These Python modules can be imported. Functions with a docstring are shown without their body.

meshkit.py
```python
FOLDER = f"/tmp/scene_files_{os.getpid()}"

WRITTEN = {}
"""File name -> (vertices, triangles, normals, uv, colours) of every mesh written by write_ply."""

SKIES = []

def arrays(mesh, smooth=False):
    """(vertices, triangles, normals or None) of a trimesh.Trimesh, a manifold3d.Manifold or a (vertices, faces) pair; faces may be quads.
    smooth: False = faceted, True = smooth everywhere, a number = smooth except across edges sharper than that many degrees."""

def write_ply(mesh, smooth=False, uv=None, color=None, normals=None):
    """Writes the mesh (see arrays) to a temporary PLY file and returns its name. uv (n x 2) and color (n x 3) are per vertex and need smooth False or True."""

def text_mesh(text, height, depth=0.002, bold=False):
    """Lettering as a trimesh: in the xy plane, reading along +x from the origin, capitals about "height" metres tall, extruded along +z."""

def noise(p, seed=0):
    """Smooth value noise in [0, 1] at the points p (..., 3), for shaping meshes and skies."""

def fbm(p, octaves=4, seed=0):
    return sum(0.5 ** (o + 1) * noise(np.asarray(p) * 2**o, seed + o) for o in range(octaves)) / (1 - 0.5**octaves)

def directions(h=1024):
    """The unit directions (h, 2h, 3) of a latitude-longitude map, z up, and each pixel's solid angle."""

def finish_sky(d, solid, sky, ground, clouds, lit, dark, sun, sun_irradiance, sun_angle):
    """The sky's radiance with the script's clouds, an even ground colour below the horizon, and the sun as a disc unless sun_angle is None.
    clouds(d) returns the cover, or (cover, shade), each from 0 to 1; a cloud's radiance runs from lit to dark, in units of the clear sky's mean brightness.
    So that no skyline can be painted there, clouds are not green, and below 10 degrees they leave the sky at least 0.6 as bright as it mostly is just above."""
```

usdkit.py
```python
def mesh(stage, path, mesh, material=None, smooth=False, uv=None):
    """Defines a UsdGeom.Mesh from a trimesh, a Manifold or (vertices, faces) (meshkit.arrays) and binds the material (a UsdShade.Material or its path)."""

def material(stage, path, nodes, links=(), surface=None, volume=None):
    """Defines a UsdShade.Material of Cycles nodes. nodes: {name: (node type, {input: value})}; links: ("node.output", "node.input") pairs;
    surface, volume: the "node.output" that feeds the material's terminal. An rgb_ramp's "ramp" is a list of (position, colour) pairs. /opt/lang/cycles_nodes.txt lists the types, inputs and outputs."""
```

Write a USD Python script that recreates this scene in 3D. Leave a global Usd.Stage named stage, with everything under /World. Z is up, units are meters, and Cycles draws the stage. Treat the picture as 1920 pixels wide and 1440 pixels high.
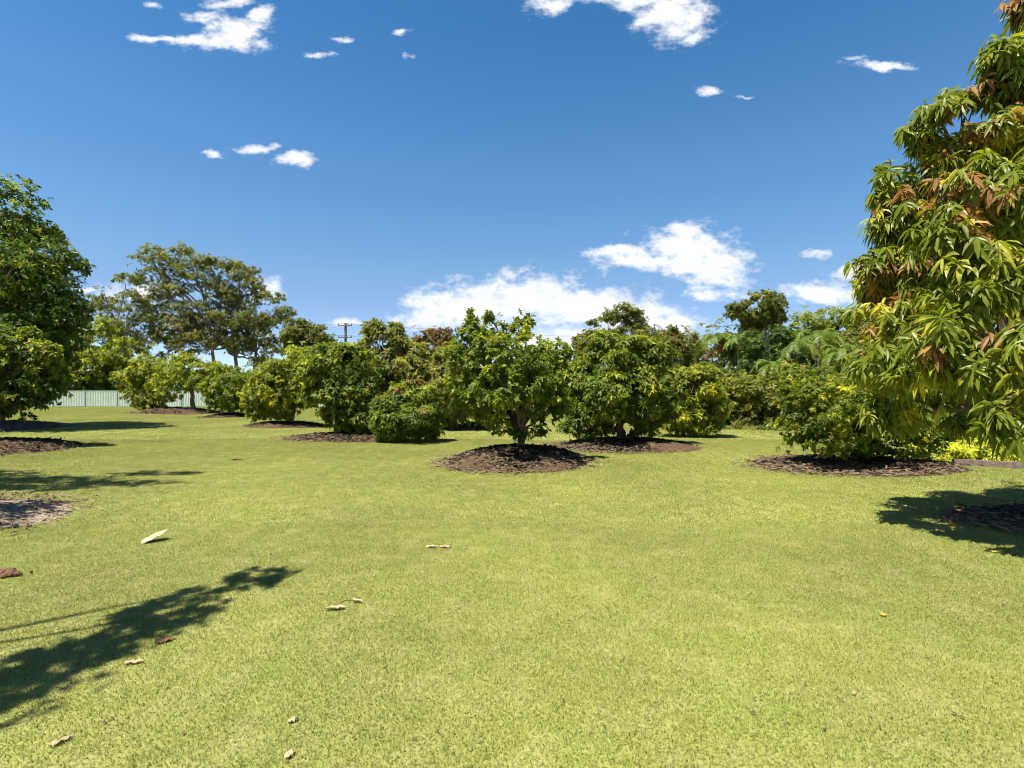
import math, random
import numpy as np
import trimesh, usdkit
from meshkit import noise, fbm
from pxr import Usd, UsdGeom, UsdLux, UsdShade, Gf, Sdf, Vt

random.seed(7)
stage = Usd.Stage.CreateInMemory()
UsdGeom.SetStageUpAxis(stage, "Z")
UsdGeom.Xform.Define(stage, "/World")

# ------------------------------------------------------------------ camera, sky, sun
EYE, FPX, HORIZON = 1.75, 1000.0, 732.0            # eye height; focal length and horizon in pixels of a 1920 wide picture
cam = UsdGeom.Camera.Define(stage, "/World/camera")
cam.CreateHorizontalApertureAttr(36.0)
cam.CreateVerticalApertureAttr(27.0)
cam.CreateFocalLengthAttr(36.0 * FPX / 1920.0)
cam.CreateVerticalApertureOffsetAttr((HORIZON - 720.0) / 1920.0 * 36.0)
cam.CreateClippingRangeAttr(Gf.Vec2f(0.05, 5000))
cam.CreateExposureAttr(2.36)
UsdGeom.Xformable(cam).AddTranslateOp().Set(Gf.Vec3d(0, 0, EYE))
UsdGeom.Xformable(cam).AddRotateXYZOp().Set(Gf.Vec3f(90, 0, 0))

SUN = np.array([-0.36, -0.27, 1.0]); SUN /= np.linalg.norm(SUN)
SUN_EL = math.asin(SUN[2]); SUN_ROT = math.atan2(SUN[0], SUN[1])
sun = UsdLux.DistantLight.Define(stage, "/World/sun_light")
sun.CreateIntensityAttr(0.73)
sun.CreateAngleAttr(0.5)
sun.CreateNormalizeAttr(True)
sun.CreateColorAttr(Gf.Vec3f(1.0, 0.95, 0.86))
_x = np.cross([0, 1, 0], SUN); _x /= np.linalg.norm(_x); _y = np.cross(SUN, _x)
sun.AddTransformOp().Set(Gf.Matrix4d(*_x, 0, *_y, 0, *SUN, 0, 0, 0, 0, 1))

# clouds: (px, py, rx, ry, faintness) as seen from the lawn, turned into directions
CLOUDS = [(980, 560, 140, 46, 0), (1090, 575, 130, 40, 0), (880, 575, 110, 38, 0), (1185, 590, 90, 28, .3), (795, 565, 55, 16, .3), (1060, 640, 120, 34, .1), (1240, 608, 80, 16, .3), (800, 600, 60, 22, .3),
          (1290, 470, 85, 46, 0), (1205, 484, 80, 20, .1), (1345, 505, 62, 42, .1), (1160, 468, 55, 11, .1), (1285, 438, 40, 24, 0), (1340, 555, 60, 14, .62),
          (1545, 548, 66, 17, 0), (1590, 513, 36, 18, .3), (1525, 483, 26, 9, .6),
          (1262, 28, 68, 44, 0), (1180, 0, 80, 20, .1), (1032, 12, 42, 20, .35), (1305, 74, 26, 12, .5), (1120, -6, 60, 12, .2),
          (410, 78, 88, 15, .1), (300, 75, 56, 7, .2), (440, 62, 52, 26, .25), (385, 26, 48, 14, .66), (486, 30, 27, 18, .35), (430, 6, 50, 11, .6),
          (1656, 120, 52, 11, .35), (1604, 108, 22, 7, .68), (1325, 172, 30, 10, .5), (485, 277, 42, 8, .4), (558, 301, 38, 12, .25), (592, 102, 32, 7, .45), (640, 70, 30, 6, .7), (758, 65, 20, 6, .62),
          (765, 110, 13, 6, .74), (405, 292, 16, 8, .72), (1400, 178, 18, 4, .74), (286, 8, 18, 8, .74),
          (270, 548, 80, 20, .35), (492, 540, 32, 28, .5), (655, 604, 52, 11, .6), (160, 546, 24, 5, .4)]


def sky_material():
    n = {"tc": ("texture_coordinate", {}), "sky": ("sky_texture", {"sky_type": "single_scattering", "sun_disc": False, "sun_elevation": SUN_EL, "sun_rotation": SUN_ROT, "altitude": 6000.0,
                                                                   "air_density": 1.0, "aerosol_density": 0.25, "ozone_density": 4.0})}
    l = []
    n["sep"] = ("separate_xyz", {}); l.append(("tc.generated", "sep.vector"))
    n["ay"] = ("math", {"math_type": "absolute"}); l.append(("sep.y", "ay.value1"))
    n["my"] = ("math", {"math_type": "maximum", "value2": 0.02}); l.append(("ay.value", "my.value1"))
    for a, b in (("u", "x"), ("v", "z")):
        n[a] = ("math", {"math_type": "divide"}); l += [("sep." + b, a + ".value1"), ("my.value", a + ".value2")]
    n["uv"] = ("combine_xyz", {"z": 0.0}); l += [("u.value", "uv.x"), ("v.value", "uv.y")]
    n["stretch"] = ("vector_math", {"math_type": "multiply", "vector2": (1.0, 1.6, 1.0)}); l.append(("uv.vector", "stretch.vector1"))
    n["n1"] = ("noise_texture", {"scale": 9.0, "detail": 7.0, "roughness": 0.6}); l.append(("stretch.vector", "n1.vector"))
    n["n1c"] = ("vector_math", {"math_type": "subtract", "vector2": (.5, .5, .5)}); l.append(("n1.color", "n1c.vector1"))
    n["n1s"] = ("vector_math", {"math_type": "multiply", "vector2": (.075, .05, 0)}); l.append(("n1c.vector", "n1s.vector1"))
    n["uvw"] = ("vector_math", {"math_type": "add"}); l += [("uv.vector", "uvw.vector1"), ("n1s.vector", "uvw.vector2")]
    last = None
    for i, (px, py, rx, ry, f) in enumerate(CLOUDS):
        sx, sy = FPX / rx, FPX / ry
        n[f"c{i}"] = ("vector_math", {"math_type": "multiply_add", "vector2": (sx, sy, 0), "vector3": (-(px - 960) / rx, -(HORIZON - py) / ry, f)})
        n[f"d{i}"] = ("vector_math", {"math_type": "length"})
        l += [("uvw.vector", f"c{i}.vector1"), (f"c{i}.vector", f"d{i}.vector1")]
        if last is None:
            last = f"d{i}.value"
        else:
            n[f"m{i}"] = ("math", {"math_type": "smoothmin", "value3": 0.25})
            l += [(last, f"m{i}.value1"), (f"d{i}.value", f"m{i}.value2")]
            last = f"m{i}.value"
    n["n2"] = ("noise_texture", {"scale": 24.0, "detail": 9.0, "roughness": 0.66}); l.append(("stretch.vector", "n2.vector"))
    n["n2s"] = ("math", {"math_type": "multiply_add", "value2": 2.6, "value3": -1.22}); l.append(("n2.fac", "n2s.value1"))
    n["dist"] = ("math", {"math_type": "add"}); l += [(last, "dist.value1"), ("n2s.value", "dist.value2")]
    n["cover"] = ("map_range", {"range_type": "smoothstep", "from_min": 1.45, "from_max": 0.40, "to_min": 0.0, "to_max": 1.0, "clamp": True}); l.append(("dist.value", "cover.value"))
    # the same fair weather clouds go on overhead and behind, where each one is not known
    n["zc"] = ("math", {"math_type": "maximum", "value2": 0.12}); l.append(("sep.z", "zc.value1"))
    for a, b in (("ox", "x"), ("oy", "y")):
        n[a] = ("math", {"math_type": "divide"}); l += [("sep." + b, a + ".value1"), ("zc.value", a + ".value2")]
    n["plane"] = ("combine_xyz", {"z": 4.7}); l += [("ox.value", "plane.x"), ("oy.value", "plane.y")]
    n["n5"] = ("noise_texture", {"scale": 1.7, "detail": 9.0, "roughness": 0.56}); l.append(("plane.vector", "n5.vector"))
    n["fair"] = ("map_range", {"range_type": "smoothstep", "from_min": 0.545, "from_max": 0.66, "to_min": 0.0, "to_max": 1.0, "clamp": True}); l.append(("n5.fac", "fair.value"))
    n["away"] = ("math", {"math_type": "subtract"}); l += [("sep.z", "away.value1")]
    n["yp"] = ("math", {"math_type": "multiply", "value2": 0.80}); l += [("sep.y", "yp.value1"), ("yp.value", "away.value2")]
    n["edge"] = ("map_range", {"range_type": "smoothstep", "from_min": 0.0, "from_max": 0.12, "to_min": 0.0, "to_max": 1.0, "clamp": True}); l.append(("away.value", "edge.value"))
    n["fairc"] = ("math", {"math_type": "multiply"}); l += [("fair.result", "fairc.value1"), ("edge.result", "fairc.value2")]
    n["both"] = ("math", {"math_type": "maximum"}); l += [("cover.result", "both.value1"), ("fairc.value", "both.value2")]
    n["up"] = ("math", {"math_type": "greater_than", "value2": 0.0}); l.append(("sep.z", "up.value1"))
    n["cov"] = ("math", {"math_type": "multiply"}); l += [("both.value", "cov.value1"), ("up.value", "cov.value2")]
    n["n3"] = ("noise_texture", {"scale": 11.0, "detail": 5.0, "roughness": 0.55}); l.append(("stretch.vector", "n3.vector"))
    n["cloud"] = ("rgb_ramp", {"ramp": [(0.30, CLOUD_DARK), (0.62, CLOUD_LIT)]}); l.append(("n3.fac", "cloud.fac"))
    n["gain"] = ("vector_math", {"math_type": "multiply", "vector2": (CLOUD_GAIN,) * 3}); l.append(("cloud.color", "gain.vector1"))
    n["air"] = ("rgb_ramp", {"ramp": SKY_TINT}); l.append(("sep.z", "air.fac"))      # deep blue overhead, paler towards the horizon
    n["tint"] = ("vector_math", {"math_type": "multiply"}); l += [("sky.color", "tint.vector1"), ("air.color", "tint.vector2")]
    n["mix"] = ("mix", {"mix_type": "mix"}); l += [("cov.value", "mix.fac"), ("tint.vector", "mix.color1"), ("gain.vector", "mix.color2")]
    n["bg"] = ("background_shader", {"strength": 0.061}); l.append(("mix.color", "bg.color"))
    return usdkit.material(stage, "/World/Looks/sky_look", n, l, surface="bg.background")


CLOUD_LIT, CLOUD_DARK, CLOUD_GAIN, SKY_TINT = (1.0, 1.0, 1.0), (0.74, 0.79, 0.87), 3.7, [(0.0, (.74, .62, .54)), (.10, (.76, .66, .56)), (.17, (.76, .73, .62)), (.22, (.75, .81, .68)), (.29, (.70, .86, .79)), (.39, (.60, .88, .86)), (.57, (.40, .82, .89)), (1.0, (.42, .82, .88))]
sky = UsdLux.DomeLight.Define(stage, "/World/sky")
UsdShade.MaterialBindingAPI.Apply(sky.GetPrim()).Bind(sky_material())
sky.GetPrim().SetCustomDataByKey("kind", "structure")
sky.GetPrim().SetCustomDataByKey("label", "blue midday sky with scattered white cumulus clouds")

# ------------------------------------------------------------------ helpers
taken = {}


def numbered(path):
    k = taken.get(path, 0); taken[path] = k + 1
    return path if k == 0 else f"{path}_{k:03d}"


def thing(name, label, cat, loc=(0, 0, 0), group=None):
    x = UsdGeom.Xform.Define(stage, numbered("/World/" + name))
    x.AddTranslateOp().Set(Gf.Vec3d(*map(float, loc)))
    p = x.GetPrim()
    p.SetCustomDataByKey("label", label); p.SetCustomDataByKey("category", cat)
    if group:
        p.SetCustomDataByKey("group", group)
    return p, np.array(loc, float)


def part(owner, name, v, f, mat, kind=None, label=None, smooth=False):
    prim, loc = owner
    m = usdkit.mesh(stage, numbered(f"{prim.GetPath()}/{name}"), (np.asarray(v) - loc, f), mat, smooth=smooth)
    if kind:
        m.GetPrim().SetCustomDataByKey("kind", kind)
    if label:
        m.GetPrim().SetCustomDataByKey("label", label)
    return m.GetPrim()


def at(px, py, d):
    return np.array([(px - 960.0) / FPX * d, d, EYE - (py - HORIZON) / FPX * d])


def join(parts):
    vs, fs, n = [], [], 0
    for v, f in parts:
        f = np.asarray(f)
        if f.shape[1] == 4:
            f = np.vstack([f[:, [0, 1, 2]], f[:, [0, 2, 3]]])
        vs.append(np.asarray(v, float)); fs.append(f + n); n += len(v)
    return np.vstack(vs), np.vstack(fs)


def tube(pts, radii, sides=6):
    p = np.asarray(pts, float)
    t = np.gradient(p, axis=0); t /= np.linalg.norm(t, axis=1, keepdims=True) + 1e-9
    a = np.cross(t, np.where(np.abs(t[:, 2:]) < 0.9, [0, 0, 1.0], [1.0, 0, 0])); a /= np.linalg.norm(a, axis=1, keepdims=True) + 1e-9
    b = np.cross(t, a)
    g = np.arange(sides) * 2 * np.pi / sides
    r = np.broadcast_to(radii, (len(p),))[:, None, None]
    v = (p[:, None] + r * (np.cos(g)[None, :, None] * a[:, None] + np.sin(g)[None, :, None] * b[:, None])).reshape(-1, 3)
    i, j = np.meshgrid(np.arange(len(p) - 1), np.arange(sides), indexing="ij")
    q = np.stack([i * sides + j, i * sides + (j + 1) % sides, (i + 1) * sides + (j + 1) % sides, (i + 1) * sides + j], -1).reshape(-1, 4)
    f = np.vstack([q[:, [0, 1, 2]], q[:, [0, 2, 3]]])
    cap = len(v)
    v = np.vstack([v, p[-1:]])
    k = (len(p) - 1) * sides
    f = np.vstack([f, [[k + s, k + (s + 1) % sides, cap] for s in range(sides)]])
    return v, f


def box(x0, x1, y0, y1, z0, z1):
    m = trimesh.creation.box([x1 - x0, y1 - y0, z1 - z0]); m.apply_translation([(x0 + x1) / 2, (y0 + y1) / 2, (z0 + z1) / 2])
    return np.array(m.vertices), np.array(m.faces)


def ground_z(x, y):
    return 0.035 * np.sin(0.31 * x + 1.3) * np.cos(0.23 * y) + 0.02 * np.sin(0.9 * x + 0.5 * y)


# ------------------------------------------------------------------ materials
def leaf_look(name, ramp, patch=0.7, amount=0.62, translucent=0.5, rough=0.5, spec=0.3, glow=(1.25, 1.3, 0.55)):
    """ramp: leaf colours from the commonest dark to the rare light, one per leaf; patches of the crown differ in tone as the age of their leaves does."""
    k = len(ramp)
    ramp = [(min(c[0] * 3.85, .6), min(c[1] * 2.2, .62), c[2] * 1.9) for c in ramp]
    n = {"g": ("geometry", {}), "r": ("rgb_ramp", {"ramp": [(i / (k - 1), c) for i, c in enumerate(ramp)]}),
         "no": ("noise_texture", {"scale": patch * 2.2, "detail": 4.0, "roughness": 0.72}),
         "mr": ("map_range", {"from_min": 0.3, "from_max": 0.7, "to_min": -amount, "to_max": amount, "clamp": True}),
         "ad": ("math", {"math_type": "add", "use_clamp": True}),
         "p": ("principled_bsdf", {"roughness": rough, "specular_ior_level": spec}),
         "tm": ("mix", {"mix_type": "multiply", "fac": 1.0, "color2": glow}),
         "t": ("translucent_bsdf", {}), "m": ("mix_closure", {"fac": translucent})}
    l = [("g.position", "no.vector"), ("no.fac", "mr.value"), ("mr.result", "ad.value1"), ("g.random_per_island", "ad.value2"), ("ad.value", "r.fac"),
         ("r.color", "p.base_color"), ("r.color", "tm.color1"), ("tm.color", "t.color"), ("p.BSDF", "m.closure1"), ("t.BSDF", "m.closure2")]
    return usdkit.material(stage, f"/World/Looks/{name}", n, l, surface="m.closure")


def rough_look(name, a, b, scale=8.0, bump=0.3, dist=0.02, rough=0.9, stretch=(1, 1, 1), c=None, spec=0.25):
    n = {"g": ("geometry", {}), "mp": ("mapping", {"scale": stretch}), "no": ("noise_texture", {"scale": scale, "detail": 6.0, "roughness": 0.65}),
         "r": ("rgb_ramp", {"ramp": [(0.3, a), (0.7, b)] + ([(0.8, c)] if c else [])}), "b": ("bump", {"strength": bump, "distance": dist}),
         "p": ("principled_bsdf", {"roughness": rough, "specular_ior_level": spec})}
    l = [("g.position", "mp.vector"), ("mp.vector", "no.vector"), ("no.fac", "r.fac"), ("no.fac", "b.height"), ("r.color", "p.base_color"), ("b.normal", "p.normal")]
    return usdkit.material(stage, f"/World/Looks/{name}", n, l, surface="p.BSDF")


def island_look(name, ramp, rough=0.85, spec=0.2, translucent=0.0):
    k = len(ramp)
    n = {"g": ("geometry", {}), "r": ("rgb_ramp", {"ramp": [(i / (k - 1), c) for i, c in enumerate(ramp)]}), "p": ("principled_bsdf", {"roughness": rough, "specular_ior_level": spec})}
    l = [("g.random_per_island", "r.fac"), ("r.color", "p.base_color")]
    out = "p.BSDF"
    if translucent:
        n["t"] = ("translucent_bsdf", {}); n["m"] = ("mix_closure", {"fac": translucent})
        l += [("r.color", "t.color"), ("p.BSDF", "m.closure1"), ("t.BSDF", "m.closure2")]
        out = "m.closure"
    return usdkit.material(stage, f"/World/Looks/{name}", n, l, surface=out)


LEAF = dict(
    dark=leaf_look("leaf_dark_green", [(.012, .036, .006), (.021, .062, .008), (.036, .092, .011), (.07, .14, .014), (.15, .2, .024)]),
    mid=leaf_look("leaf_mid_green", [(.025, .06, .008), (.05, .11, .011), (.085, .165, .014), (.15, .235, .02), (.26, .31, .035)]),
    light=leaf_look("leaf_light_green", [(.04, .08, .010), (.085, .15, .015), (.14, .21, .02), (.21, .28, .028), (.33, .36, .06)]),
    gold=leaf_look("leaf_golden_green", [(.04, .085, .010), (.08, .15, .014), (.12, .20, .018), (.15, .24, .02), (.17, .25, .03)]),
    gum=leaf_look("leaf_olive_gum", [(.030, .058, .018), (.052, .092, .026), (.08, .125, .036), (.105, .155, .048), (.135, .19, .065)], patch=.35),
    olive=leaf_look("leaf_olive", [(.026, .05, .01), (.045, .08, .014), (.075, .12, .02), (.11, .16, .03), (.16, .2, .045)], patch=.5),
    grey=leaf_look("leaf_grey_green", [(.04, .075, .018), (.075, .125, .028), (.115, .175, .04), (.17, .23, .065), (.26, .31, .12)], patch=.6),
    teal=leaf_look("leaf_teal_green", [(.015, .05, .018), (.028, .08, .026), (.045, .11, .034), (.07, .15, .045), (.12, .21, .07)]),
    brown=leaf_look("leaf_bronze", [(.03, .035, .010), (.05, .055, .016), (.072, .075, .02), (.065, .09, .02), (.095, .12, .04)], glow=(1.2, 1.0, .6)),
    mango=leaf_look("leaf_mango", [(.035, .075, .008), (.07, .125, .012), (.115, .175, .015), (.18, .235, .02), (.25, .28, .03)], patch=.9, rough=.42),
    flush=leaf_look("leaf_young_flush", [(.11, .19, .015), (.14, .22, .02), (.16, .2, .025), (.14, .20, .02)], glow=(1.2, 1.1, .6)),
    copper=leaf_look("leaf_copper_flush", [(.062, .058, .022), (.09, .09, .028), (.12, .135, .03), (.10, .095, .042), (.13, .18, .03)], glow=(1.15, 1.0, .6)),
    palm=leaf_look("leaf_palm", [(.02, .055, .007), (.04, .085, .010), (.07, .12, .014), (.12, .17, .02)], rough=.5, translucent=.3),
    bed=leaf_look("leaf_variegated", [(.10, .18, .02), (.24, .32, .03), (.42, .46, .07), (.52, .52, .14)]),
)
BARK = dict(
    brown=rough_look("bark_brown", (.05, .036, .026), (.14, .105, .075), 14, .7, .03, stretch=(1, 1, .25)),
    pale=rough_look("bark_pale", (.30, .27, .22), (.55, .52, .46), 6, .3, .02, stretch=(1, 1, .3)),
    gum=rough_look("bark_gum", (.08, .062, .046), (.19, .16, .125), 5, .4, .02, stretch=(1, 1, .25)),
)

# ------------------------------------------------------------------ ground and lawn
MOUNDS = [  # x, y, rx, ry, height, kind, name/label
    (-23.4, 24.2, 2.64, 2.55, .34, "grey", "grey mulch mound under the tall dark tree at the left edge"),
    (-15.5, 15.4, 2.64, 2.29, .30, "brown", "dark brown mulch mound at the left edge, between the grey mound and the sandy one"),
    (-8.4, 7.2, 1.94, 1.54, .07, "sand", "bare sandy mulch patch at the left edge, nearest the camera"),
    (0.15, 13.35, 1.80, 1.76, .36, "brown", "raised mulch mound under the central fruit tree"),
    (3.5, 17.0, 2.07, 1.76, .22, "brown", "mulch mound under the broad tree just right of the centre"),
    (7.9, 12.4, 2.07, 1.45, .08, "litter", "low mulch bed strewn with yellow leaves under the round shrub at right"),
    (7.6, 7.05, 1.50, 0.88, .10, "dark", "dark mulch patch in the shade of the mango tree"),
    (-11.2, 26.6, 1.85, 1.67, .20, "brown", "mulch mound under the yellowish tree left of centre"),
    (-5.9, 19.6, 2.20, 1.67, .18, "brown", "mulch mound under the dark green tree left of centre"),
    (-25.6, 41.0, 2.82, 2.64, .42, "brown", "far mulch mound in front of the green fence"),
    (-18.6, 35.2, 1.58, 1.50, .2, "brown", "small far mulch mound right of the forked yellow green tree"),
    (-1.7, 24.6, 1.32, 1.32, .22, "litter", "orange tinged mulch mound seen behind the left of the central tree"),
]


def mound_at(x, y):
    h, inside = np.zeros_like(np.asarray(x, float)), np.full(np.shape(x), 9.0)
    for mx, my, rx, ry, hh, *_ in MOUNDS:
        q = np.hypot((x - mx) / rx, (y - my) / ry)
        inside = np.minimum(inside, q)
        h = np.maximum(h, hh * np.clip(1 - q * q, 0, 1) ** .9)
    return h, inside


TURF = [(.19, .205, .036), (.32, .335, .07), (.415, .425, .12), (.52, .50, .20)]


def turf_look(name, blades):
    tone = {"g": ("geometry", {}),
            "n1": ("noise_texture", {"scale": .30, "detail": 4.0, "roughness": .6}), "n2": ("noise_texture", {"scale": 3.2, "detail": 4.0, "roughness": .65}), "n4": ("noise_texture", {"scale": 1.1, "detail": 3.0, "roughness": .6}),
            "hs": ("hsv", {"hue": .5, "saturation": 1.0, "value": 1.0}),
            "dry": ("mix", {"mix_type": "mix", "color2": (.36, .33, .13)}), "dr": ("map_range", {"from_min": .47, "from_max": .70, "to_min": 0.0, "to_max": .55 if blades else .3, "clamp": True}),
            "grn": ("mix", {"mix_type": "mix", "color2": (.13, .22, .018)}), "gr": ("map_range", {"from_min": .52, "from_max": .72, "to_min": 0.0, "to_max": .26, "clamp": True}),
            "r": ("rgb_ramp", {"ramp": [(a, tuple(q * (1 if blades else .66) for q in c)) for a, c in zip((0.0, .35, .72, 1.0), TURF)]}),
            "p": ("principled_bsdf", {"roughness": .6, "specular_ior_level": .3})}
    l = [("g.position", "n1.vector"), ("g.position", "n2.vector"), ("g.position", "n4.vector"), ("n2.fac", "dr.value"), ("n4.fac", "gr.value"), ("gr.result", "grn.fac"), ("r.color", "grn.color1"), ("grn.color", "dry.color1"), ("dr.result", "dry.fac")]
    tone["v1"] = ("map_range", {"from_min": .3, "from_max": .7, "to_min": .76, "to_max": 1.12, "clamp": True}); l.append(("n1.fac", "v1.value")); l.append(("v1.result", "hs.value"))
    l += [("dry.color", "hs.color"), ("hs.color", "p.base_color")]
    if blades:
        tone["t"] = ("translucent_bsdf", {}); tone["m"] = ("mix_closure", {"fac": .35})
        l += [("g.random_per_island", "r.fac"), ("hs.color", "t.color"), ("p.BSDF", "m.closure1"), ("t.BSDF", "m.closure2")]
        return usdkit.material(stage, f"/World/Looks/{name}", tone, l, surface="m.closure")
    tone["n3"] = ("noise_texture", {"scale": 34.0, "detail": 5.0, "roughness": .8}); tone["b"] = ("bump", {"strength": .8, "distance": .03})
    tone["m3"] = ("map_range", {"from_min": .25, "from_max": .75, "to_min": 0.0, "to_max": .9, "clamp": True})
    l += [("g.position", "n3.vector"), ("n3.fac", "m3.value"), ("m3.result", "r.fac"), ("n3.fac", "b.height"), ("b.normal", "p.normal")]
    return usdkit.material(stage, f"/World/Looks/{name}", tone, l, surface="p.BSDF")


xs = np.unique(np.concatenate([np.linspace(-60, 60, 241), -60 - np.geomspace(1, 900, 14), 60 + np.geomspace(1, 900, 14)]))
ys = np.unique(np.concatenate([np.linspace(-20, 80, 201), -20 - np.geomspace(1, 300, 10), 80 + np.geomspace(1, 1500, 16)]))
GX, GY = np.meshgrid(xs, ys, indexing="ij")
near = (np.abs(GX) < 60) & (GY > -20) & (GY < 80)
GZ = np.where(near, ground_z(GX, GY), 0.0)
gi, gj = np.meshgrid(np.arange(len(xs) - 1), np.arange(len(ys) - 1), indexing="ij")
gq = np.stack([gi * len(ys) + gj, (gi + 1) * len(ys) + gj, (gi + 1) * len(ys) + gj + 1, gi * len(ys) + gj + 1], -1).reshape(-1, 4)
gm = usdkit.mesh(stage, "/World/ground", (np.stack([GX, GY, GZ], -1).reshape(-1, 3), gq), turf_look("turf_base", False), smooth=True)
gm.GetPrim().SetCustomDataByKey("kind", "structure"); gm.GetPrim().SetCustomDataByKey("label", "wide level lawn ground of the orchard")


def grass_tile(size, n, h0, h1, w, seed):
    r = np.random.default_rng(seed)
    p = np.c_[(r.uniform(-.5, .5, (n, 2)) + r.uniform(-.5, .5, (n, 2))) * size, np.zeros(n)]      # a tent: neighbours add up to an even density
    az = r.uniform(0, 2 * np.pi, n); lean = np.radians(r.uniform(22, 82, n)); h = r.uniform(h0, h1, n)
    d = np.c_[np.cos(az) * np.sin(lean), np.sin(az) * np.sin(lean), np.cos(lean)]
    s = np.c_[-np.sin(az), np.cos(az), np.zeros(n)]
    tw = r.uniform(-.8, .8, n)[:, None]; s = s * np.cos(tw) + np.cross(d, s) * np.sin(tw)
    ww = (w * r.uniform(.6, 1.3, n))[:, None]
    m = p + d * (h * .55)[:, None]; d2 = d.copy(); d2[:, 2] -= .35; t = m + d2 * (h * .5)[:, None]
    p[:, 2] -= .004
    v = np.stack([p - s * ww * .8, p + s * ww * .8, m - s * ww, m + s * ww, t], 1).reshape(-1, 3)
    b = np.arange(n)[:, None] * 5
    return v, np.vstack([b + [0, 1, 3], b + [0, 3, 2], b + [2, 3, 4]])


def scatter_grass():
    rng = np.random.default_rng(11)
    pi = UsdGeom.PointInstancer.Define(stage, "/World/grass")
    pi.GetPrim().SetCustomDataByKey("kind", "stuff"); pi.GetPrim().SetCustomDataByKey("label", "short mown yellow green lawn grass"); pi.GetPrim().SetCustomDataByKey("category", "grass")
    look = turf_look("turf_blades", True)
    kinds = [(.5, 3600, .011, .028, .0017, 4), (.5, 1500, .011, .028, .0033, 4), (1.0, 1500, .012, .030, .0075, 4)]
    proto, first = [], []
    for size, n, a, b, w, k in kinds:
        first.append(len(proto))
        for j in range(k):
            path = f"/World/grass/turf_tuft_{len(proto) + 1:03d}"
            usdkit.mesh(stage, path, grass_tile(size, n, a, b, w, 50 + len(proto)), look)
            proto.append(path)
    pos, ids, rot = [], [], []

    def fill(kind, y0, y1):
        size = kinds[kind][0]
        yy = np.arange(y0, y1, size) + size / 2
        for y in yy:
            half = .98 * (y + size) + .6
            x = np.arange(-math.ceil(half / size), math.ceil(half / size) + 1) * size
            for xx in x:
                if math.hypot(xx, y) > 75:
                    continue
                h, q = mound_at(np.array([xx]), np.array([y]))
                if q[0] + (noise(np.array([xx * 1.7, y * 1.7, 0.0]), 8) - .5) * .75 < .86:
                    continue
                pos.append((xx, y, float(ground_z(xx, y)))); ids.append(first[kind] + int(rng.integers(kinds[kind][5])))
                rot.append(rng.integers(4) * math.pi / 2)
    fill(0, 1.5, 7.0); fill(1, 7.0, 19.0); fill(2, 19.0, 58.0)
    pi.CreatePrototypesRel().SetTargets(proto)
    pi.CreatePositionsAttr(Vt.Vec3fArray.FromNumpy(np.array(pos, np.float32)))
    pi.CreateProtoIndicesAttr(Vt.IntArray.FromNumpy(np.array(ids, np.int32)))
    pi.CreateOrientationsAttr(Vt.QuathArray([Gf.Quath(math.cos(a / 2), 0, 0, math.sin(a / 2)) for a in rot]))


scatter_grass()

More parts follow.
